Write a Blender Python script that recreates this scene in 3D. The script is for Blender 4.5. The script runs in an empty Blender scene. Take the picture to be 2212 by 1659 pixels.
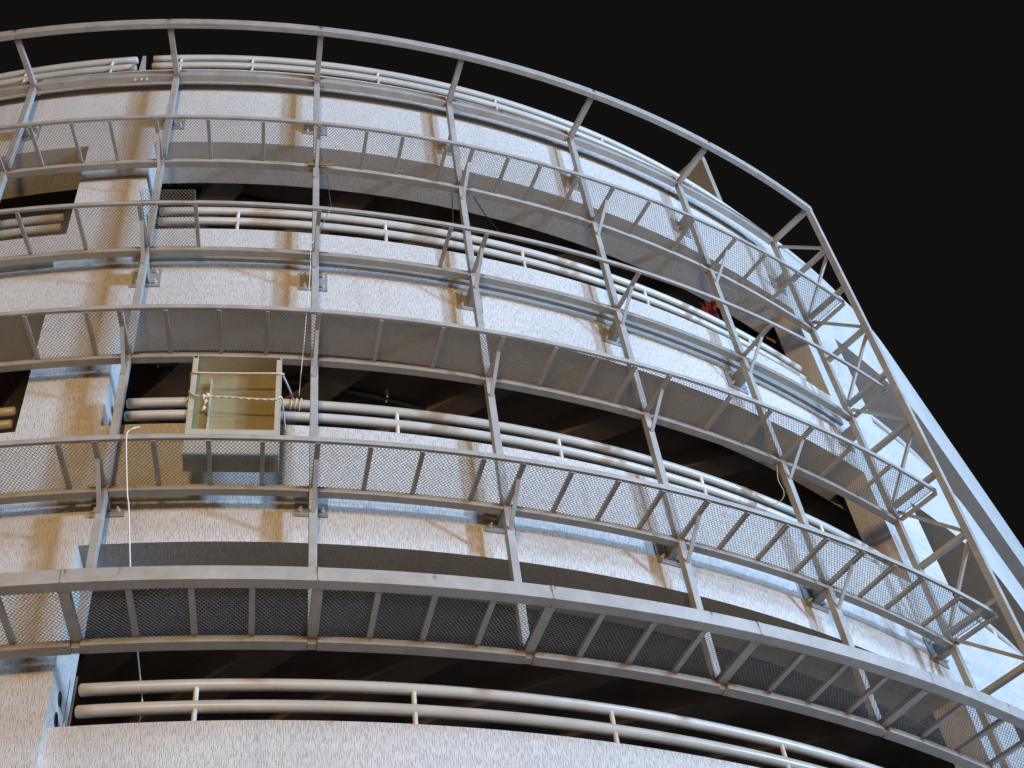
import bpy, bmesh, math, random
from mathutils import Vector, Matrix
R = math.radians
random.seed(7)
sc = bpy.context.scene
col = sc.collection

# ------------------------------------------------------------------ camera
EYE = 1.65
F_PX = 2933.56                      # focal length in px of a 2212 px wide frame
PITCH, ROLL = R(49.3754), R(-9.26766)
cd = bpy.data.cameras.new('camera'); cam = bpy.data.objects.new('camera', cd); col.objects.link(cam)
fw = Vector((0, math.cos(PITCH), math.sin(PITCH))); up0 = Vector((0, -math.sin(PITCH), math.cos(PITCH))); x0 = Vector((1, 0, 0))
xr = x0*math.cos(ROLL) + up0*math.sin(ROLL); up = up0*math.cos(ROLL) - x0*math.sin(ROLL)
cam.matrix_world = Matrix(((xr.x, up.x, -fw.x, 0), (xr.y, up.y, -fw.y, 0), (xr.z, up.z, -fw.z, EYE), (0, 0, 0, 1)))
cd.sensor_width = 36; cd.sensor_fit = 'HORIZONTAL'; cd.lens = F_PX/2212*36; cd.clip_start = .05; cd.clip_end = 2000
sc.camera = cam

# ------------------------------------------------------------------ night sky
w = bpy.data.worlds.new('World'); sc.world = w; w.use_nodes = True
bg = w.node_tree.nodes['Background']; bg.inputs[0].default_value = (.0052, .0048, .0042, 1); bg.inputs[1].default_value = 1
sc.view_settings.view_transform = 'Standard'; sc.view_settings.look = 'None'; sc.view_settings.exposure = .14; sc.view_settings.gamma = 1

# ------------------------------------------------------------------ frame of the curved facade
CX, CY = -4.66963, 17.13407
def W(r, th, z):
    t = R(th); return Vector((CX + r*math.sin(t), CY - r*math.cos(t), z + EYE))
def rf(th):
    u = min(max((th-46)/16, 0), 1); return 10.8 + .13*u*u*(3-2*u)
T0 = 62.
def Wf(th, d, z):
    """point on the facade surface, moved out by d; past T0 the facade runs on straight"""
    if th <= T0: return W(rf(th) + d, th, z)
    t = R(T0); n = Vector((math.sin(t), -math.cos(t), 0)); u = Vector((math.cos(t), math.sin(t), 0))
    return W(rf(T0), T0, z) + n*d + u*((th-T0)*R(1)*11)
def radial(th):
    t = R(th); return Vector((math.sin(t), -math.cos(t), 0)), Vector((math.cos(t), math.sin(t), 0))

# ------------------------------------------------------------------ street lamps (outside the frame) and an added fill lamp
def lamp(name, pos, color, watts, rad):
    l = bpy.data.lights.new(name, 'POINT'); l.color = color; l.energy = watts; l.shadow_soft_size = rad
    o = bpy.data.objects.new(name, l); o.location = pos; col.objects.link(o); return o
lamp('street_or_fill_light', (CX+15.5, CY-16.0, 10.6+EYE), (.44, .67, 1.0), 5000, 1.1)
lamp('street_or_fill_light', (CX+54.5, CY-24.8, 8.2+EYE), (.44, .67, 1.0), 106000, 1.8)  # added far cool lamp, fills and softens the shadows of the first
lamp('street_or_fill_light', (CX+5.5, CY-28.0, 5.6+EYE), (1.0, .64, .28), 6200, 1.2)

# ------------------------------------------------------------------ materials
def mat(name, base, rough=.5, metal=0., var=.12, vscale=6., rust=False, bump=0., bscale=60., grime=0.):
    m = bpy.data.materials.new(name); m.use_nodes = True; nt = m.node_tree; N = nt.nodes; L = nt.links
    b = N['Principled BSDF']; b.inputs['Roughness'].default_value = rough; b.inputs['Metallic'].default_value = metal
    tc = N.new('ShaderNodeTexCoord')
    n = N.new('ShaderNodeTexNoise'); n.inputs['Scale'].default_value = vscale; n.inputs['Detail'].default_value = 6; n.inputs['Roughness'].default_value = .65
    L.new(tc.outputs['Object'], n.inputs['Vector'])
    mr = N.new('ShaderNodeMapRange'); mr.inputs[1].default_value = .3; mr.inputs[2].default_value = .7; mr.inputs[3].default_value = 1-var; mr.inputs[4].default_value = 1+var
    L.new(n.outputs[0], mr.inputs[0])
    mx = N.new('ShaderNodeMix'); mx.data_type = 'RGBA'; mx.blend_type = 'MULTIPLY'; mx.inputs[0].default_value = 1
    mx.inputs[6].default_value = (*base, 1); L.new(mr.outputs[0], mx.inputs[7])
    out = mx.outputs[2]
    if grime:
        n3 = N.new('ShaderNodeTexNoise'); n3.inputs['Scale'].default_value = 2.3; n3.inputs['Detail'].default_value = 8; n3.inputs['Roughness'].default_value = .75
        L.new(tc.outputs['Object'], n3.inputs['Vector'])
        r3 = N.new('ShaderNodeMapRange'); r3.inputs[1].default_value = .55; r3.inputs[2].default_value = .75; r3.inputs[3].default_value = 0; r3.inputs[4].default_value = grime
        L.new(n3.outputs[0], r3.inputs[0])
        m3 = N.new('ShaderNodeMix'); m3.data_type = 'RGBA'; L.new(r3.outputs[0], m3.inputs[0]); L.new(out, m3.inputs[6]); m3.inputs[7].default_value = (base[0]*.45, base[1]*.36, base[2]*.26, 1)
        out = m3.outputs[2]
    if rust:
        at = N.new('ShaderNodeAttribute'); at.attribute_name = 'rust'
        n2 = N.new('ShaderNodeTexNoise'); n2.inputs['Scale'].default_value = 45; n2.inputs['Detail'].default_value = 5; n2.inputs['Roughness'].default_value = .7
        L.new(tc.outputs['Object'], n2.inputs['Vector'])
        ad = N.new('ShaderNodeMath'); ad.operation = 'ADD'; L.new(at.outputs['Fac'], ad.inputs[0]); L.new(n2.outputs[0], ad.inputs[1])
        r2 = N.new('ShaderNodeMapRange'); r2.inputs[1].default_value = .86; r2.inputs[2].default_value = 1.22
        L.new(ad.outputs[0], r2.inputs[0])
        cr = N.new('ShaderNodeMix'); cr.data_type = 'RGBA'; L.new(n2.outputs[0], cr.inputs[0]); cr.inputs[6].default_value = (.05, .022, .012, 1); cr.inputs[7].default_value = (.24, .10, .04, 1)
        m2 = N.new('ShaderNodeMix'); m2.data_type = 'RGBA'; L.new(r2.outputs[0], m2.inputs[0]); L.new(out, m2.inputs[6]); L.new(cr.outputs[2], m2.inputs[7])
        out = m2.outputs[2]
        rr = N.new('ShaderNodeMapRange'); rr.inputs[3].default_value = rough; rr.inputs[4].default_value = .9; L.new(r2.outputs[0], rr.inputs[0]); L.new(rr.outputs[0], b.inputs['Roughness'])
    L.new(out, b.inputs['Base Color'])
    if bump:
        nb = N.new('ShaderNodeTexNoise'); nb.inputs['Scale'].default_value = bscale; nb.inputs['Detail'].default_value = 4; L.new(tc.outputs['Object'], nb.inputs['Vector'])
        bp = N.new('ShaderNodeBump'); bp.inputs['Strength'].default_value = bump; bp.inputs['Distance'].default_value = .004
        L.new(nb.outputs[0], bp.inputs['Height']); L.new(bp.outputs[0], b.inputs['Normal'])
    return m

def stucco():
    """pale render scraped downwards: short vertical grooves, a few stains"""
    m = bpy.data.materials.new('scraped_stucco'); m.use_nodes = True; nt = m.node_tree; N = nt.nodes; L = nt.links
    b = N['Principled BSDF']; b.inputs['Roughness'].default_value = .85
    uv = N.new('ShaderNodeUVMap'); uv.uv_map = 'UVMap'
    def noise(sx, sy, detail, rough, dist=0.):
        mp = N.new('ShaderNodeMapping'); mp.inputs['Scale'].default_value = (sx, sy, 1); L.new(uv.outputs[0], mp.inputs[0])
        n = N.new('ShaderNodeTexNoise'); n.noise_dimensions = '2D'; n.inputs['Scale'].default_value = 1; n.inputs['Detail'].default_value = detail; n.inputs['Roughness'].default_value = rough; n.inputs['Distortion'].default_value = dist
        L.new(mp.outputs[0], n.inputs['Vector']); return n.outputs[0]
    def rng(s, a, c, lo, hi):
        r = N.new('ShaderNodeMapRange'); r.inputs[1].default_value = a; r.inputs[2].default_value = c; r.inputs[3].default_value = lo; r.inputs[4].default_value = hi; L.new(s, r.inputs[0]); return r.outputs[0]
    gro = rng(noise(165, 17, 2.2, .55, .35), .50, .72, 1, 0)      # 0 in a groove
    fine = noise(240, 90, 2, .5)
    big = rng(noise(.9, .7, 5, .6), .3, .7, .93, 1.05)
    run = rng(noise(5, .45, 6, .65), .60, .82, 0, .45)         # dirt run-offs
    mul = N.new('ShaderNodeMix'); mul.data_type = 'RGBA'; L.new(gro, mul.inputs[0]); mul.inputs[6].default_value = (.53, .495, .45, 1); mul.inputs[7].default_value = (.615, .605, .585, 1)
    m2 = N.new('ShaderNodeMix'); m2.data_type = 'RGBA'; m2.blend_type = 'MULTIPLY'; m2.inputs[0].default_value = 1; L.new(mul.outputs[2], m2.inputs[6]); L.new(big, m2.inputs[7])
    m3 = N.new('ShaderNodeMix'); m3.data_type = 'RGBA'; L.new(run, m3.inputs[0]); L.new(m2.outputs[2], m3.inputs[6]); m3.inputs[7].default_value = (.42, .34, .26, 1)
    at = N.new('ShaderNodeAttribute'); at.attribute_name = 'rust'
    st = rng(noise(9, 2.2, 6, .7, .3), .35, .75, 0, 1)
    mm = N.new('ShaderNodeMath'); mm.operation = 'MULTIPLY'; L.new(at.outputs['Fac'], mm.inputs[0]); L.new(st, mm.inputs[1])
    m4 = N.new('ShaderNodeMix'); m4.data_type = 'RGBA'; L.new(mm.outputs[0], m4.inputs[0]); L.new(m3.outputs[2], m4.inputs[6]); m4.inputs[7].default_value = (.27, .15, .07, 1)
    L.new(m4.outputs[2], b.inputs['Base Color'])
    hs = N.new('ShaderNodeMath'); hs.operation = 'MULTIPLY_ADD'; L.new(fine, hs.inputs[0]); hs.inputs[1].default_value = .25; L.new(gro, hs.inputs[2])
    bp = N.new('ShaderNodeBump'); bp.inputs['Strength'].default_value = .8; bp.inputs['Distance'].default_value = .005
    L.new(hs.outputs[0], bp.inputs['Height']); L.new(bp.outputs[0], b.inputs['Normal'])
    return m

M_wall = stucco()
M_steel = mat('grey_painted_steel', (.37, .36, .335), .45, 0, .16, 7, rust=True, bump=.2, bscale=25, grime=.35)
M_pipe = mat('cream_painted_pipe', (.53, .52, .48), .33, 0, .08, 4, bump=.1, bscale=12, grime=.35)
M_stub = mat('white_stub_paint', (.72, .70, .65), .4, 0, .06, 6)
M_mesh = mat('galvanised_mesh', (.36, .35, .33), .6, 0, .2, 20)
M_plate = mat('zinc_plate', (.27, .28, .275), .45, .1, .12, 12)
M_bolt = mat('bright_bolt', (.6, .6, .6), .35, .3, .1, 20)
M_cream = mat('cream_sheet_metal', (.46, .42, .32), .5, 0, .12, 5, grime=.5)
M_tray_shade = mat('shaded_sheet_metal', (.27, .24, .13), .55, 0, .15, 4, grime=.5)  # tray back: the shade inside the recess is put into this darker colour
M_rope = mat('white_rope', (.66, .57, .49), .9, 0, .12, 40, bump=.6, bscale=120)
M_loop = mat('dusty_wire', (.42, .36, .28), .7, 0, .2, 20)
M_rod = mat('brown_rod', (.16, .11, .05), .5)
M_wire = mat('white_wire', (.75, .70, .66), .6, 0, .06, 20)
M_dark = mat('black_cable', (.05, .05, .05), .6, 0, .2, 20)
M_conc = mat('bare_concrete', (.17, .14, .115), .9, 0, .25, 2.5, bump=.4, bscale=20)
M_cond = mat('black_conduit', (.018, .02, .022), .4, 0, .2, 8)
M_clip = mat('pale_clip', (.6, .58, .52), .6)
M_red = mat('red_cloth', (.26, .025, .018), .8, 0, .3, 9)
M_orange = mat('orange_cloth', (.55, .15, .03), .8, 0, .3, 9)
M_pave = mat('street_paving', (.19, .135, .088), .9, 0, .25, .8)
M_fin = mat('plain_render', (.34, .32, .26), .85, 0, .08, 2)
M_hole = mat('dark_socket', (.03, .026, .022), .9)

# ------------------------------------------------------------------ mesh helpers
class MB:
    def __init__(s):
        s.bm = bmesh.new(); s.rl = s.bm.verts.layers.float.new('rust')
    def v(s, p, r=0.):
        x = s.bm.verts.new(p); x[s.rl] = r; return x
    def f(s, vs):
        try: return s.bm.faces.new(vs)
        except ValueError: return None
    def loft(s, secs, closed=False, cap=True):
        n = len(secs[0]); m = len(secs)
        for i in range(m if closed else m-1):
            a, b = secs[i], secs[(i+1) % m]
            for k in range(n): s.f((a[k], a[(k+1) % n], b[(k+1) % n], b[k]))
        if cap and not closed: s.f(list(reversed(secs[0]))); s.f(secs[-1])
    def ring(s, r0, r1, z0, z1, t0, t1, step=.5, rust=()):
        """curved bar of rectangular section along the arc; rust = [(angle, width, amount)]"""
        n = max(2, int(abs(t1-t0)/step)+1); secs = []
        for i in range(n+1):
            t = t0 + (t1-t0)*i/n
            q = max([a*math.exp(-((t-c)/wd)**2) for c, wd, a in rust] or [0])
            secs.append([s.v(W(r, t, z), q*k) for r, z, k in ((r0, z0, .6), (r1, z0, .35), (r1, z1, 1), (r0, z1, 1))])
        s.loft(secs)
    def bar(s, p, q, wd, ht, upv=Vector((0, 0, 1)), rp=0., rq=0., n=1):
        p, q = Vector(p), Vector(q); d = (q-p).normalized(); u = (upv - d*upv.dot(d))
        if u.length < 1e-4: u = Vector((1, 0, 0)) - d*d.x
        u.normalize(); x = d.cross(u)
        ts = [0, .04, .1, .2, .5, .8, .9, .96, 1] if n > 1 else [0, 1]
        rs = {0: rp, .04: rp*.8, .1: rp*.4, .2: rp*.1, .5: 0, .8: rq*.1, .9: rq*.35, .96: rq*.7, 1: rq}
        secs = []
        for t in ts:
            c = p.lerp(q, t)
            secs.append([s.v(c + x*(a*wd/2) + u*(b*ht/2), rs[t]) for a, b in ((-1, -1), (1, -1), (1, 1), (-1, 1))])
        s.loft(secs)
    def tube(s, pts, rad, n=8):
        pts = [Vector(p) for p in pts]; secs = []; x = None
        for i, p in enumerate(pts):
            d = (pts[min(i+1, len(pts)-1)] - pts[max(i-1, 0)]).normalized()
            if x is None: x = d.orthogonal().normalized()
            x = (x - d*x.dot(d)).normalized(); y = d.cross(x)
            rr = rad[i] if isinstance(rad, (list, tuple)) else rad
            secs.append([s.v(p + (x*math.cos(2*math.pi*k/n) + y*math.sin(2*math.pi*k/n))*rr) for k in range(n)])
        s.loft(secs)
        return s
    def build(s, name, m, parent=None, smooth=False, bevel=0.):
        bmesh.ops.recalc_face_normals(s.bm, faces=s.bm.faces)
        if bevel:
            es = [e for e in s.bm.edges if len(e.link_faces) == 2 and e.calc_face_angle(0) > .7]
            bmesh.ops.bevel(s.bm, geom=es, offset=bevel, segments=2, affect='EDGES', profile=.6)
        me = bpy.data.meshes.new(name); s.bm.to_mesh(me); s.bm.free()
        if smooth:
            for p in me.polygons: p.use_smooth = True
        me.materials.append(m); o = bpy.data.objects.new(name, me); col.objects.link(o)
        if parent: o.parent = parent; o.matrix_parent_inverse = parent.matrix_world.inverted()
        return o
def smooth_pts(pts, k=6):
    """Catmull-Rom through the points"""
    P = [Vector(p) for p in pts]; out = []
    for i in range(len(P)-1):
        a, b, c, d = P[max(i-1, 0)], P[i], P[i+1], P[min(i+2, len(P)-1)]
        for j in range(k):
            t = j/k; out.append(.5*((2*b) + (c-a)*t + (2*a-5*b+4*c-d)*t*t + (3*b-a-3*c+d)*t**3))
    out.append(P[-1]); return out
def tag(o, label, cat, group=None):
    o['label'] = label; o['category'] = cat
    if group: o['group'] = group
    return o
def thing(name, loc, label, cat, group=None):
    o = bpy.data.objects.new(name, None); o.location = loc; o.empty_display_size = .2; col.objects.link(o)
    o.matrix_world = Matrix.Translation(loc); return tag(o, label, cat, group)

# ------------------------------------------------------------------ ground
g = MB()
S = 900
nn = 12
gv = [[g.v((-S + 2*S*i/nn, -S + 2*S*j/nn, 0)) for j in range(nn+1)] for i in range(nn+1)]
for i in range(nn):
    for j in range(nn): g.f((gv[i][j], gv[i+1][j], gv[i+1][j+1], gv[i][j+1]))
go = g.build('ground', M_pave); go['kind'] = 'structure'

# ------------------------------------------------------------------ the building
bld = thing('parking_building', W(0, 0, -EYE), 'curved multi-storey building with pale scraped plaster bands and dark open storeys', 'building')
ZT = {1: 13.50, 2: 10.438, 3: 7.809, 4: 5.16}       # parapet tops
ZB = {1: 11.972, 2: 9.279, 3: 6.589, 4: 3.9}         # parapet undersides
COLS = [(-38.1, -34.2), (5.17, 8.47), (47.55, 51.4), (94.4, 98.2)]
DEPTH = .47
def facade():
    tb = set([-45., 118.]); t = -45.
    while t <= 118: tb.add(round(t, 3)); t += 1.
    for a, b in COLS:
        tb = {x for x in tb if abs(x-a) > .3 and abs(x-b) > .3} | {a, b}
    tb = sorted(tb)
    # z rows, each True where the wall is closed all round
    rows = [(ZB[1], ZT[1], 1), (ZT[2], ZB[1], 0), (ZB[2], ZT[2], 1), (ZT[3], ZB[2], 0), (ZB[3], ZT[3], 1), (ZT[4], ZB[3], 0), (2.4, ZT[4], 1), (1.2, 2.4, 0), (-EYE, 1.2, 1)]
    cells = []
    for z0, z1, c in rows:
        n = 3 if c else 5
        for k in range(n): cells.append((z0+(z1-z0)*k/n, z0+(z1-z0)*(k+1)/n, c))
    cells.sort()
    nt, nz = len(tb)-1, len(cells)
    def solid(i, j):
        if i < 0 or i >= nt or j < 0 or j >= nz: return False
        m = (tb[i]+tb[i+1])/2
        return bool(cells[j][2]) or any(a < m < b for a, b in COLS)
    def depth(i, j):
        m = (tb[i]+tb[i+1])/2
        return .30 if (not cells[j][2] and 47.55 < m < 51.4) else DEPTH
    def front(i, j):
        # the lowest parapet stands a little behind the column faces
        m = (tb[i]+tb[i+1])/2
        return .07 if cells[j][1] < ZT[4]+.01 and not any(a < m < b for a, b in COLS) else 0.
    b = MB(); uvl = b.bm.loops.layers.uv.new('UVMap')
    cache = {}
    ST = [(43.6, 7.0, 1.0, .5), (46.4, 6.9, .8, .3), (45.6, 9.7, 1.2, .35), (46.8, 12.5, 1.2, .35), (38.3, 9.9, .5, .15), (47.7, 8.3, .9, .35), (47.7, 5.6, .9, .4), (49.6, 11.3, .5, .4), (9.8, 6.95, .5, .12), (21.2, 6.7, .35, .2)]
    def vert(t, z, d):
        k = (round(t, 4), round(z, 4), round(d, 3))
        if k not in cache:
            q = max(a*math.exp(-((t-c)/wt)**2 - ((z-zc)/.35)**2) for c, zc, a, wt in [(s_[0], s_[1], s_[2], s_[3]*3) for s_ in ST])
            cache[k] = b.v(Wf(t, -d, z), min(q, 1))
        return cache[k]
    def quad(pts, uvs):
        f = b.f([vert(*p) for p in pts])
        if f:
            for l, u in zip(f.loops, uvs): l[uvl].uv = u
    A = lambda t: t*R(1)*10.85
    for i in range(nt):
        for j in range(nz):
            if not solid(i, j): continue
            t0, t1 = tb[i], tb[i+1]; z0, z1 = cells[j][0], cells[j][1]; d = depth(i, j); o = front(i, j)
            quad(((t0, z0, o), (t1, z0, o), (t1, z1, o), (t0, z1, o)), ((A(t0), z0), (A(t1), z0), (A(t1), z1), (A(t0), z1)))
            quad(((t0, z0, d), (t1, z0, d), (t1, z1, d), (t0, z1, d)), ((A(t0), z0+3), (A(t1), z0+3), (A(t1), z1+3), (A(t0), z1+3)))
            if not solid(i, j-1): quad(((t0, z0, o), (t1, z0, o), (t1, z0, d), (t0, z0, d)), ((A(t0), z0), (A(t1), z0), (A(t1), z0-d), (A(t0), z0-d)))
            if not solid(i, j+1): quad(((t0, z1, o), (t1, z1, o), (t1, z1, d), (t0, z1, d)), ((A(t0), z1), (A(t1), z1), (A(t1), z1+d), (A(t0), z1+d)))
            for ii, tt in ((i-1, t0), (i+1, t1)):
                if solid(ii, j) and front(ii, j) > o: quad(((tt, z0, o), (tt, z1, o), (tt, z1, .07), (tt, z0, .07)), ((A(tt), z0), (A(tt), z1), (A(tt)+.07, z1), (A(tt)+.07, z0)))
            if not solid(i-1, j): quad(((t0, z0, 0), (t0, z1, 0), (t0, z1, d), (t0, z0, d)), ((A(t0), z0), (A(t0), z1), (A(t0)-d, z1), (A(t0)-d, z0)))
            if not solid(i+1, j): quad(((t1, z0, 0), (t1, z1, 0), (t1, z1, d), (t1, z0, d)), ((A(t1), z0), (A(t1), z1), (A(t1)+d, z1), (A(t1)+d, z0)))
    return b
facade().build('facade_wall', M_wall, bld)

# floor slabs (each storey's ceiling) with skewed downstand beams, and the solid core behind
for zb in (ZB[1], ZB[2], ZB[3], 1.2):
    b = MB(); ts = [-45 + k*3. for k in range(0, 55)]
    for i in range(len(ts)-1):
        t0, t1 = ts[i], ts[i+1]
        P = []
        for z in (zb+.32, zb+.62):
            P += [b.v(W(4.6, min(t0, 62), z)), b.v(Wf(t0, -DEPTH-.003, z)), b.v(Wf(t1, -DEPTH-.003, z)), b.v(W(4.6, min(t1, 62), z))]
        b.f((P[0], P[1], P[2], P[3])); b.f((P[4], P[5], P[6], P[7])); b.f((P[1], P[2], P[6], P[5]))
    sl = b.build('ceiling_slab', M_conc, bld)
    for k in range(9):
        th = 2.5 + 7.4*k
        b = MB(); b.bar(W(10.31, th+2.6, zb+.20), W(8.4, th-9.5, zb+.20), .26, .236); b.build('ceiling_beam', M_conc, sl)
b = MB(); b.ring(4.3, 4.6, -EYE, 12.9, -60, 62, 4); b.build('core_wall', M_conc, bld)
# dark sockets in the left column's reveal where the pipes should plug in
for z in (5.476, 5.318):
    b = MB(); n_, u_ = radial(8.47); c = W(10.59, 8.47, z) + u_*.004
    vs = [b.v(c + n_*(math.cos(a)*.045) + Vector((0, 0, math.sin(a)*.05))) for a in [2*math.pi*k/20 for k in range(20)]]
    ws = [b.v(v.co - u_*.03) for v in vs]
    b.f(vs)
    for k in range(20): b.f((vs[k], vs[(k+1) % 20], ws[(k+1) % 20], ws[k]))
    b.build('pipe_socket', M_hole, bld)
# galvanised strip lying along the middle band, behind the second walkway down
for t0, t1 in ((-9, 5.0), (8.9, 47.2)):
    b = MB(); n = int((t1-t0)*2); secs = []
    for i in range(n+1):
        t = t0+(t1-t0)*i/n
        secs.append([b.v(Wf(t, d, z)) for d, z in ((.002, 9.925), (.036, 9.925), (.040, 9.965), (.034, 10.03), (.002, 10.035))])
    b.loft(secs); b.build('metal_strip', M_plate, bld)

# ------------------------------------------------------------------ pipe railings
PR, PRAD = 10.64, .041
def pf(th, z, d): return Wf(th, PR-10.8+d, z) if th > 46 else W(PR+d, th, z)
def pipe_rail(level, zu, zl, zp, t0, t1, stubs, label):
    t = thing('pipe_railing', pf((t0+t1)/2, zp, 0), label, 'railing', 'double pipe railings along the open storeys')
    for z in (zu, zl):
        n = int((t1-t0)/.7)+2; pts = [pf(t0+(t1-t0)*i/n, z, 0) for i in range(n+1)]
        a, c = pts[0], pts[-1]; da = (pts[1]-a).normalized(); dc = (pts[-2]-c).normalized()
        pts = [a, a+da*.012] + pts[1:-1] + [c+dc*.012, c]
        b = MB(); b.tube(pts, [PRAD*.72, PRAD] + [PRAD]*(len(pts)-4) + [PRAD, PRAD*.72], 16); b.build('pipe', M_pipe, t, True)
    for s in stubs:
        for za, zb in ((zp-.01, zl-.02), (zl+.02, zu-.02)):
            b = MB(); b.tube([pf(s, za, .012), pf(s, zb, .012)], .017, 10); b.build('stub_post', M_stub, t, True)
RS = [13.03 + 7.4*k for k in range(0, 5)]
pipe_rail(4, 5.495, 5.33, ZT[4], 9.15, 47.3, RS, 'double cream pipe railing in the lowest dark opening')
pipe_rail(3, 8.235, 8.085, ZT[3], 9.12, 47.5, RS[1:], 'double cream pipe railing that the cream metal tray is tied to')
pipe_rail(2, 10.97, 10.80, ZT[2], 9.15, 47.0, RS, 'double cream pipe railing with a red cloth behind it')
pipe_rail(1, 14.065, 13.90, ZT[1], 7.28, 49.6, [8.93, 13.08, 20.53, 27.99, 35.5, 42.9], 'long double pipe railing along the roof edge against black sky')
pipe_rail(1, 14.065, 13.90, ZT[1], -30, 6.38, [4.92, -.16, -5, -12], 'short double pipe railing at the roof edge left of the small bracket')
pipe_rail(1, 14.065, 13.90, ZT[1], 50.4, 92, [57, 64.5, 72, 79.5], 'double pipe railing at the roof edge right of the lattice end frame')
pipe_rail(2, 10.97, 10.80, ZT[2], -30, 4.45, [-1.8, -9], 'double pipe railing left of the plain column, upper of two ending there')
pipe_rail(3, 8.235, 8.085, ZT[3], -30, 4.59, [-1.8, -9], 'double pipe railing left of the plain column, lower of two ending there')
pipe_rail(2, 10.97, 10.80, ZT[2], 51.9, 93.6, [57, 64.5, 72, 79.5], 'double pipe railing seen through the lattice end frame, upper one')
pipe_rail(3, 8.235, 8.085, ZT[3], 51.9, 93.6, [57, 64.5, 72, 79.5], 'double pipe railing seen through the lattice end frame, lower one')

# small folded bracket in the gap of the roof railing
def gap_bracket(th, label):
    b = MB(); n_, u_ = radial(th)
    a = W(10.72, th-.1, ZT[1]); b.bar(a, W(10.72, th-.02, 13.99), .035, .008, n_); b.bar(W(10.72, th+.2, ZT[1]), W(10.72, th-.02, 13.985), .03, .008, n_)
    b.bar(W(10.70, th-.35, ZT[1]+.006), W(10.70, th+.4, ZT[1]+.006), .06, .008)
    tag(b.build('gap_bracket', M_bolt), label, 'bracket', 'brackets in the gaps of the roof railing')
gap_bracket(6.9, 'small shiny folded bracket in the left gap of the roof railing')
gap_bracket(50.0, 'small shiny folded bracket in the roof railing gap by the lattice end frame')

# tall thin fin wall standing on the roof
b = MB(); 
pts = [(10.30, 49.5), (10.30, 50.15), (9.72, 50.15), (9.72, 49.5)]
b.loft([[b.v(W(r, t, z)) for r, t in pts] for z in (12.7, 16.5)])
tag(b.build('roof_fin_wall', M_fin, None, False, .01), 'tall thin plastered fin wall rising from the roof behind the railing', 'wall')
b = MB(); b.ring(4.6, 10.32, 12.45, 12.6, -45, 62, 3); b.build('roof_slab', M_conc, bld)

# ------------------------------------------------------------------ steel frame: posts
TH = [1.755, 9.309, 16.762, 24.109, 31.511, 38.962, 46.847]
Z = {'T': 13.002, 'A': 11.310, 'B': 9.8586, 'C': 8.4035, 'D': 6.9409, 'E': 5.5793}
ordn = ['leftmost', 'second', 'third', 'fourth', 'fifth', 'sixth']
plab = ['grey steel post at the left edge of the frame, mostly out of view',
        'grey steel post standing in front of the plain column right edge',
        'grey steel post just right of the cream metal tray',
        'grey steel post crossing the wide openings, first right of the tray post',
        'grey steel post in the middle of the frame, second right of the tray post',
        'grey steel post beside the red cloth',
        'grey steel post carrying the lattice end frame']
plate_me = bolt_me = None
for k, th in enumerate(TH):
    n_, u_ = radial(th)
    t = thing('steel_post', W(10.97, th, 5.5), plab[k], 'post', 'upright posts of the steel frame')
    b = MB()
    zs = [5.538, 5.6]
    for key in 'DCBA': zs += [Z[key]-.30, Z[key]-.06, Z[key]+.06, Z[key]+.30]
    zs += [12.75, 12.985]
    secs = []
    for z in zs:
        rr = max([math.exp(-((z-Z[q])/.09)**2)*(.3 if q == 'E' else .7) for q in 'ABCDE'] + [math.exp(-((z-12.99)/.12)**2)*.7])
        secs.append([b.v(W(10.97, th, z) + n_*(a*.03) + u_*(c*.029), rr) for a, c in ((-1, -1), (1, -1), (1, 1), (-1, 1))])
    b.loft(secs); b.build('upright', M_steel, t, False, .004)
    wall_r = rf(th)
    for zc in (12.335, 9.675, 6.965):
        p = bpy.data.objects.new('wall_plate', plate_me) if plate_me else None
        if p is None:
            q = MB(); q.bar((-.118, -.006, 0), (.118, -.006, 0), .012, .25, Vector((0, 0, 1)))
            q.bar((0, -.012, 0), (0, -.142, 0), .05, .16, Vector((0, 0, 1)))
            p = q.build('wall_plate', M_plate, None, False, .002); plate_me = p.data
        else: col.objects.link(p)
        p.parent = t; p.matrix_parent_inverse = t.matrix_world.inverted()
        p.matrix_world = Matrix.Translation(W(wall_r, th, zc)) @ Matrix.Rotation(R(th), 4, 'Z')
        bpy.context.view_layer.update()
        for sx in (-.078, .078):
            for sz in (-.075, .075):
                if bolt_me is None:
                    q = MB(); q.tube([(0, 0, 0), (0, -.016, 0)], .016, 6); q.tube([(0, -.016, 0), (0, -.038, 0)], .0085, 8)
                    o = q.build('bolt', M_bolt); bolt_me = o.data
                else: o = bpy.data.objects.new('bolt', bolt_me); col.objects.link(o)
                o.parent = p; o.location = (sx, -.012, sz)

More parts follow.
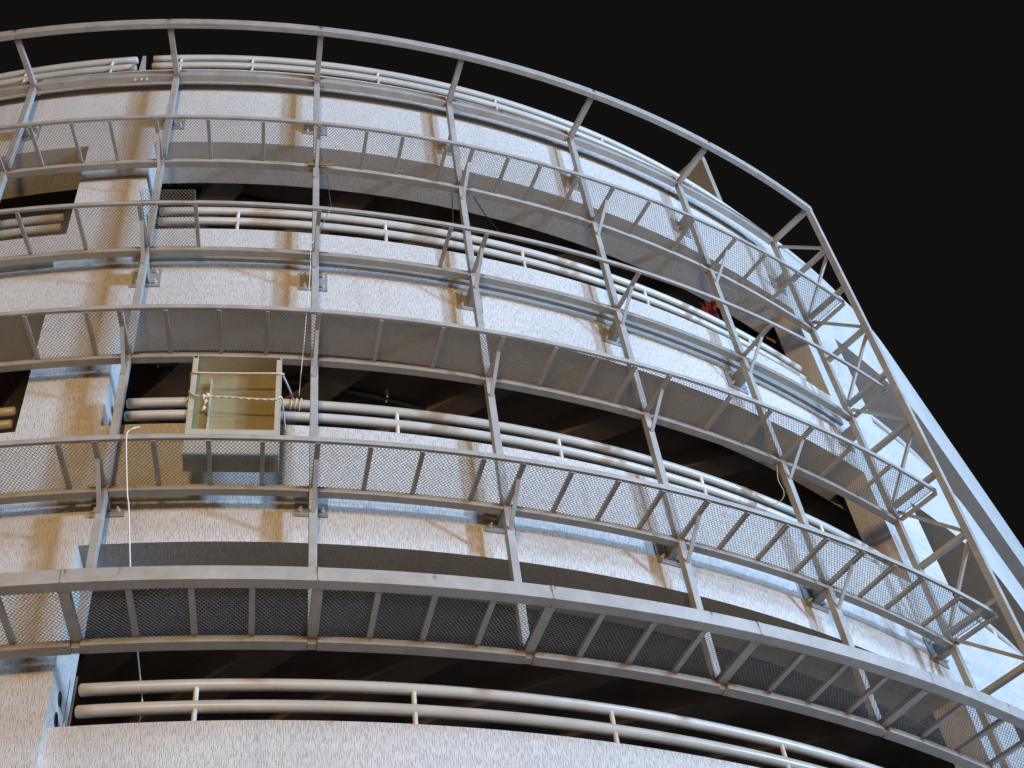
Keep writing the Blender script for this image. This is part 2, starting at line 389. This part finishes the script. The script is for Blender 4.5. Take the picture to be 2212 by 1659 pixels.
# ------------------------------------------------------------------ steel frame: walkways
def radial_bar(b, th, ra, rb, z, wd, ht, rust=.5):
    b.bar(W(ra, th, z), W(rb, th, z), wd, ht, Vector((0, 0, 1)), rust, rust*.8, 2)
def mesh_panel(t0, t1, r0, r1, z, parent, lift=None):
    """expanded-metal sheet: two families of slim slanted strands"""
    b = MB(); px, pr = .0275/11.2/R(1), .033
    dth = px*.5*(r1-r0)/(pr*.5)
    rise = (lambda r: 0) if lift is None else (lambda r: lift*max(0, (r-11.44))/.1)
    for s in (1, -1):
        t = t0 - dth
        while t < t1 + dth:
            a, c = t, t+dth
            # clip the strand to the panel
            f0, f1 = 0., 1.
            if a < t0: f0 = (t0-a)/dth
            if c > t1: f1 = (t1-a)/dth
            if f1 - f0 > .02:
                A_ = (a+dth*f0, f0) ; B_ = (a+dth*f1, f1)
                def pt(q):
                    tt, f = q; fr = f if s > 0 else 1-f
                    r = r0+(r1-r0)*fr; return W(r, tt, z + rise(r))
                pa, pb = pt(A_), pt(B_); d = (pb-pa).normalized(); x = d.cross(Vector((0, 0, 1)))*.0013; h = Vector((0, 0, .0015))
                va = [b.v(pa+x-h), b.v(pa-x-h), b.v(pa-x+h), b.v(pa+x+h)]; vb = [b.v(pb+x-h), b.v(pb-x-h), b.v(pb-x+h), b.v(pb+x+h)]
                for k in range(4): b.f((va[k], va[(k+1) % 4], vb[(k+1) % 4], vb[k]))
            t += px
    for t in (t0, t1):
        b.bar(W(r0, t, z), W(r1, t, z + rise(r1)), .004, .006)
    return b.build('mesh_panel', M_mesh, parent)
BARS = {'A': [-3.0, 3.65, 5.52, 7.24, 11.67, 14.18, 18.98, 20.7, 22.85, 25.91, 27.57, 29.57, 33.62, 36.28, 41.0, 43.32],
        'B': [-2.6, 4.31, 6.72, 11.61, 22.49],
        'C': [-2.5, .4, 3.4, 5.81, 8.09, 11.02, 13.01, 14.82, 19.19, 21.64, 26.35, 28.2, 29.9, 34.55, 36.65, 41.34, 43.77],
        'D': [-3.6, -1.5, 3.5, 5.6, 8.1, 11.24, 13.07, 14.89, 18.6, 20.43, 22.65, 25.95, 27.8, 29.61, 33.3, 35.15, 37.1, 40.68, 42.3, 44.62],
        'E': [-3.6, -1.5, 3.6, 5.4, 7.36, 11.17, 13.0, 14.8, 18.62, 20.38, 22.24, 25.9, 27.73, 29.55, 33.48, 35.28, 37.1, 40.9, 43.0, 44.9]}
wl = {'A': 'topmost narrow mesh walkway of the steel frame', 'B': 'walkway frame second from top, almost bare of mesh',
      'C': 'mesh walkway just above the cream metal tray', 'D': 'mesh walkway on which the cream metal tray stands',
      'E': 'lowest and broadest mesh walkway with a deep pale outer beam'}
TL = -8.
for key in 'ABCDE':
    z = Z[key]
    t = thing('steel_walkway', W(11.2, 24, z), wl[key], 'walkway', 'mesh walkways of the steel frame')
    E_ = key == 'E'
    posts = [-5.7] + TH
    jr = [(x+d, .35, .8) for x in posts for d in (-.3, .3)]
    if E_:
        rs = [(x, .14, .85) for x in posts] + [(x + random.uniform(-.2, .2), .12, random.choice([.45, .6, .75])) for x in BARS['E'] if x > 0]
        b = MB(); b.ring(11.467, 11.55, z-.005, z+.103, TL, 60, .2, rs); b.build('outer_beam', M_steel, t, False, .004)
        for x in posts:
            b = MB(); b.ring(11.549, 11.5535, z-.003, z+.102, x-.035, x+.035, .1, [(x, .5, .35)]); b.build('weld_seam', M_steel, t)
    else:
        b = MB()
        ends = posts[1:] if key != 'A' else posts[1:]
        b.ring(11.414, 11.44, z, z+.044, TL, TH[6]+.1, .4, [(x, .15, .45) for x in posts] + [(TH[6]+.1, .4, .9)]); b.build('outer_rail', M_steel, t, False, .004)
    for i in range(len(posts)):
        a = posts[i]+.16; c = (posts[i+1]-.16) if i+1 < len(posts) else (60 if E_ else None)
        if c is None: continue
        if i+1 < len(posts) and posts[i+1] == TH[6] and not E_: c = TH[6]-.16
        b = MB()
        if E_: b.ring(10.945, 11.03, z-.05, z-.002, a, c, .3, [(a, .6, .8), (c, .6, .8)] + [(x, .2, .7) for x in BARS['E']])
        else: b.ring(10.935, 11.0, z-.045 if key in 'AB' else z-.042, z+.008, a, c, .3, [(a, .5, 1.), (c, .5, 1.)] + [(x, .16, .55) for x in BARS[key]])
        b.build('inner_rail', M_steel, t, False, .003)
    for x in posts:
        b = MB()
        if E_: radial_bar(b, x, 10.99, 11.466, z+.0195, .066, .045, .6)
        else: radial_bar(b, x + (.14 if x == TH[6] else 0), 11.0, 11.425, z+.008, .036, .03, .55)
        b.build('arm', M_steel, t, False, .003)
        if not E_ and x != TH[6]:
            n_, u_ = radial(x); b = MB()
            b.bar(W(11.275, x, z-.01), W(11.0, x, z-.245), .03, .012, n_, .1, .3, 2); b.build('brace', M_steel, t)
    if E_:
        for x in (54.5, 62):
            b = MB(); radial_bar(b, x, 10.99, 11.466, z+.0195, .066, .045, .6) if x < 60 else None
            if x < 60: b.build('arm', M_steel, t, False, .003)
            else: b.bm.free()
    for x in BARS[key] + ([48.9, 50.8, 52.7] if E_ else []):
        b = MB(); radial_bar(b, x, 11.0, 11.466 if E_ else 11.42, z+.0115 if E_ else z+.006, .038 if E_ else .032, .03, .62 if E_ else .5); b.build('crossbar', M_steel, t, False, .003)
    zm = z + .028
    if key == 'B':
        mesh_panel(TL, 9.2, 10.98, 11.43, zm, t); mesh_panel(9.4, 11.62, 10.98, 11.545, zm, t, .012)
    else:
        lim = posts + ([60.] if E_ else [])
        prev = TL
        for x in lim[1:]:
            mesh_panel(prev+.05, x-.05, 10.96, 11.44 if not E_ else 11.465, zm, t); prev = x

# top ring with wide arms
t = thing('top_ring_frame', W(11.2, 24, Z['T']), 'uppermost curved outrigger ring of the steel frame with wide open arms', 'frame')
posts = [-5.7] + TH
b = MB(); b.ring(11.515, 11.575, 12.965, 13.065, TL, TH[6]+.15, .25, [(x, .18, .95) for x in posts]); b.build('outer_ring', M_steel, t, False, .006)
for i in range(len(posts)-1):
    a, c = posts[i]+.16, posts[i+1]-.16
    b = MB(); b.ring(10.925, 11.0, 12.982, 13.09, a, c, .3, [(a, .45, 1.), (c, .45, 1.), (27.2, .12, .8)]); b.build('inner_ring', M_steel, t, False, .006)
for x in posts:
    b = MB(); radial_bar(b, x, 10.94, 11.517, 13.02, .055, .06, .8); b.build('arm', M_steel, t, False, .004)

for th_ in (7.11, 7.45, 7.72):
    b = MB(); b.tube([W(10.965, th_, 12.984), W(10.965, th_, 12.968)], .016, 6); b.tube([W(10.965, th_, 12.97), W(10.965, th_, 12.945)], .008, 8); b.build('splice_bolt', M_bolt, t)
b = MB(); b.bar(W(11.015, 16.35, 11.27), W(11.05, 17.75, 11.262), .012, .02, Vector((0, 0, 1))); b.bar(W(11.03, 16.9, 11.277), W(11.08, 17.5, 11.285), .012, .012)
tag(b.build('wood_sliver', mat('dry_wood', (.36, .20, .08), .8, 0, .3, 20)), 'small dry wood sliver caught on the topmost mesh walkway', 'wood')

# ------------------------------------------------------------------ lattice end frame on the last post
x = TH[6]; n_, u_ = radial(x)
t = thing('lattice_end_frame', W(11.27, x, 5.6), 'vertical lattice end frame with zigzag diagonals at the right end of the steel frame', 'frame')
b = MB(); b.bar(W(11.537, x, 5.68), W(11.537, x, 12.96), .062, .066, n_); b.build('chord', M_steel, t, False, .005)
zn = [12.21, 11.49, 10.755, 10.025, 9.295, 8.57, 7.807, 7.05, 6.38]
for z in zn:
    b = MB(); radial_bar(b, x, 11.001, 11.504, z, .05, .05, .35); b.build('strut', M_steel, t, False, .004)
zz = [12.95] + zn
for i in range(len(zz)-1):
    za, zb = zz[i]-.09, zz[i+1]+.05
    ra, rb = (11.02, 11.50) if i % 2 == 0 else (11.50, 11.02)
    b = MB(); b.bar(W(ra, x, za), W(rb, x, zb), .03, .03, n_); b.build('diagonal', M_steel, t, False, .003)

# ------------------------------------------------------------------ cream metal tray on the fourth walkway
tc_ = 13.79; n_, u_ = radial(tc_)
base = W(11.25, tc_, 6.977)
tray = thing('metal_tray', base, 'shallow cream sheet metal tray with open front tied to the pipes', 'tray')
def box(x0, x1, y0, y1, z0, z1, name, m=M_cream, parent=tray, bevel=.003):
    b = MB(); P = [base + u_*x + n_*y + Vector((0, 0, z)) for x, y, z in ((x0, y0, z0), (x1, y0, z0), (x1, y1, z0), (x0, y1, z0), (x0, y0, z1), (x1, y0, z1), (x1, y1, z1), (x0, y1, z1))]
    v = [b.v(p) for p in P]
    for f in ((0, 1, 2, 3), (4, 5, 6, 7), (0, 1, 5, 4), (1, 2, 6, 5), (2, 3, 7, 6), (3, 0, 4, 7)): b.f([v[i] for i in f])
    return b.build(name, m, parent, False, bevel)
HW, HT, DP = .325, 1.085, .165
box(-HW, HW, -DP, -DP+.006, .006, HT, 'back_panel', M_tray_shade)
box(-HW, -HW+.006, -DP+.006, 0, .006, HT, 'side_panel'); box(HW-.006, HW, -DP+.006, 0, .006, HT, 'side_panel')
box(-HW+.006, HW-.006, -DP+.006, 0, HT-.008, HT-.001, 'top_panel'); box(-HW, HW, -DP, 0, 0, .006, 'bottom_panel')
box(-HW+.006, HW-.006, -.006, -.001, .008, .265, 'front_panel'); box(-HW+.006, HW-.006, -DP+.006, -.006, .262, .268, 'shelf')
box(-HW+.006, -HW+.04, -.006, -.001, .266, HT-.009, 'flange'); box(HW-.04, HW-.006, -.006, -.001, .266, HT-.009, 'flange')
box(-.195, -.180, -DP+.006, -DP+.05, .27, HT-.14, 'rib'); 
for sx in (-HW+.02, HW-.025): box(sx-.012, sx+.014, -.03, .002, HT-.035, HT-.012, 'corner_catch', M_hole)
def cord(name, pts, rad, m, label, cat, k=5):
    b = MB(); b.tube(smooth_pts([W(*p) for p in pts], k), rad, 8); return tag(b.build(name, m, None, True), label, cat)
def loops(b, th, z, n, rad=.047, th_s=.18):
    for i in range(n):
        c = pf(th + i*th_s, z, 0); nn_, uu_ = radial(th)
        b.tube([c + nn_*(math.cos(a)*rad) + Vector((0, 0, math.sin(a)*rad)) + uu_*(.01*math.sin(a)) for a in [2*math.pi*j/18 for j in range(19)]], .0065, 6)
b = MB()
b.tube(smooth_pts([W(*p) for p in ((11.09, 12.06, 7.93), (11.20, 12.08, 7.87), (11.26, 12.19, 7.845), (11.262, 12.7, 7.842), (11.262, 13.95, 7.844), (11.262, 15.38, 7.856), (11.2, 15.52, 7.90), (11.0, 15.78, 7.995), (10.74, 16.0, 8.17))]), .0075, 8)
loops(b, 15.95, 8.235, 3)
tag(b.build('tie_rope', M_rope, None, True), 'pale rope stretched straight across the upper part of the metal tray to the pipe', 'rope', 'ropes tying the metal tray')
b = MB()
pts = smooth_pts([W(*p) for p in ((10.9, 11.75, 7.9), (11.1, 12.02, 7.74), (11.22, 12.10, 7.68), (11.264, 12.3, 7.59), (11.265, 12.6, 7.575), (11.266, 13.436, 7.57), (11.265, 14.305, 7.557), (11.265, 15.176, 7.557), (11.25, 15.47, 7.60), (11.1, 15.56, 7.636), (10.9, 15.69, 7.64))], 8)
for s in (1, -1):
    q = []
    for i, p in enumerate(pts):
        a = i*1.25 + (0 if s > 0 else math.pi); q.append(p + Vector((0, 0,   .0042*math.cos(a))) + radial(13.8)[0]*(.0042*math.sin(a)))
    b.tube(q, .0055, 6)
for p in ((11.275, 12.66, 7.56), (11.28, 12.75, 7.50), (11.28, 12.72, 7.43), (11.272, 12.8, 7.58)):
    c = W(*p); b.tube([c + Vector((random.uniform(-.012, .012), 0, .025)), c + Vector((.006, -.006, 0)), c + Vector((random.uniform(-.012, .012), 0, -.03))], [.006, .014, .005], 8)
tag(b.build('tie_rope', M_rope, None, True), 'twisted knotted rope across the middle of the metal tray', 'rope', 'ropes tying the metal tray')
b = MB(); loops(b, 11.65, 8.235, 2); loops(b, 11.72, 8.085, 1)
tag(b.build('rope_loop', M_rope, None, True), 'pale rope wound around the pipes at the left side of the metal tray', 'rope')

# ------------------------------------------------------------------ loose wires and cloth
cord('hanging_wire', ((11.40, 10.70, 7.10), (11.46, 10.591, 7.02), (11.452, 10.41, 6.995), (11.458, 10.42, 6.88), (11.44, 10.69, 6.42), (11.40, 10.76, 6.33), (11.30, 10.97, 5.92), (11.15, 11.05, 5.72), (10.95, 11.15, 5.60), (10.72, 11.15, 5.55), (10.57, 11.21, 5.44), (10.55, 11.18, 5.25)), .0048, M_wire, 'long white wire hooked over a walkway rail and hanging to the lowest pipes', 'wire')
cord('loose_cord', ((11.455, 17.17, 9.82), (11.3, 17.0, 9.87), (11.06, 16.80, 9.97), (11.04, 16.55, 9.90), (11.03, 16.53, 9.60), (11.02, 16.48, 9.22), (11.015, 16.395, 8.90), (11.015, 16.29, 8.41), (11.0, 16.25, 8.29), (10.8, 16.21, 8.15)), .0036, M_wire, 'thin white cord hanging beside the post right of the metal tray', 'wire')
cord('dark_cable', ((10.93, 23.69, 11.262), (10.92, 23.63, 10.96), (10.91, 23.52, 10.6)), .005, M_dark, 'thin dark cable hanging straight down left of a post below the topmost walkway', 'cable')
cord('dark_cable', ((10.93, 24.83, 11.29), (10.7, 25.89, 11.39), (10.5, 27.13, 11.45)), .005, M_dark, 'thin dark cable slanting into the upper opening right of a post', 'cable')
cord('dark_cable', ((10.93, 17.36, 11.26), (10.92, 17.40, 11.05), (10.91, 17.475, 10.87), (10.90, 17.56, 10.69)), .004, M_dark, 'thin dark cable hanging right of the tray post in the upper opening', 'cable')
cord('cable_loop', ((10.96, 38.70, 8.36), (10.95, 38.46, 8.15), (10.94, 38.63, 8.03), (10.9, 38.54, 7.955), (10.85, 38.18, 7.922), (10.82, 37.82, 7.97), (10.78, 37.62, 8.08), (10.72, 37.49, 8.19), (10.70, 37.10, 8.20)), .004, M_loop, 'pale loop of loose wire hanging over the pipes at the right', 'wire')
cord('cable_loop', ((10.95, 38.75, 8.36), (10.95, 38.62, 8.2), (10.94, 38.80, 8.06), (10.9, 38.70, 7.99)), .005, M_dark, 'short dark loop of wire hanging from the walkway beside a pale loop', 'wire')
cord('metal_rod', ((10.45, 8.72, 5.75), (10.45, 8.72, 5.08)), .008, M_rod, 'thin upright metal rod in the lowest opening beside the column', 'rod', 1)
def cloth(name, th, r, z, sx, sz, m, label, seed):
    bm = bmesh.new(); bmesh.ops.create_icosphere(bm, subdivisions=4, radius=1); random.seed(seed)
    n_, u_ = radial(th); off = [random.uniform(0, 6.28) for _ in range(6)]
    for v in bm.verts:
        p = v.co.copy(); d = 1 + .30*math.sin(5*p.x+off[0]+4*p.z) + .22*math.sin(7*p.z+off[1]+3*p.x) + .2*math.sin(11*p.x+7*p.y+off[2])
        v.co = W(r, th, z) + u_*(p.x*sx*d*(1-.25*p.z)) + n_*(p.y*.07*d) + Vector((0, 0, p.z*sz*d))
    me = bpy.data.meshes.new(name); bm.to_mesh(me); bm.free(); me.materials.append(m)
    for p in me.polygons: p.use_smooth = True
    o = bpy.data.objects.new(name, me); col.objects.link(o); return tag(o, label, 'cloth')
cloth('red_cloth', 40.9, 10.49, 11.37, .085, .11, M_red, 'crumpled red cloth hanging behind the upper pipes beside a post', 3)
cloth('orange_cloth', 41.35, 10.52, 11.52, .04, .05, M_orange, 'small crumpled orange cloth on top of the red cloth', 5)
# black conduits under the ceilings
def conduit(label, pts, clips):
    t = thing('conduit', W(*pts[0]), label, 'pipe')
    b = MB(); b.tube(smooth_pts([W(*p) for p in pts], 6), .045, 12); b.build('tube', M_cond, t, True)
    for r, th, z in clips:
        b = MB(); c = W(r, th, z); b.tube([c + Vector((0, 0, .10)), c - Vector((0, 0, .055))], .008, 6); b.bar(c + radial(th)[0]*.055 + Vector((0, 0, -.05)), c + radial(th)[0]*.055 + Vector((0, 0, .06)), .02, .008, radial(th)[0]); b.build('clip', M_clip, t)
conduit('black conduit with pale clips under the ceiling of the upper opening', ((10.12, 8.0, 12.19), (10.05, 11.3, 12.2), (10.0, 13, 12.2), (9.9, 17, 12.2)), ((10.13, 8.73, 12.2), (10.05, 11.0, 12.2), (10.04, 11.5, 12.2)))
conduit('black conduit under the ceiling of the opening behind the metal tray', ((10.1, 8.5, 9.42), (10.0, 12, 9.42), (9.85, 17, 9.42), (9.76, 21, 9.42), (9.6, 27, 9.42)), ((10.08, 9.47, 9.42), (9.78, 21.08, 9.42)))
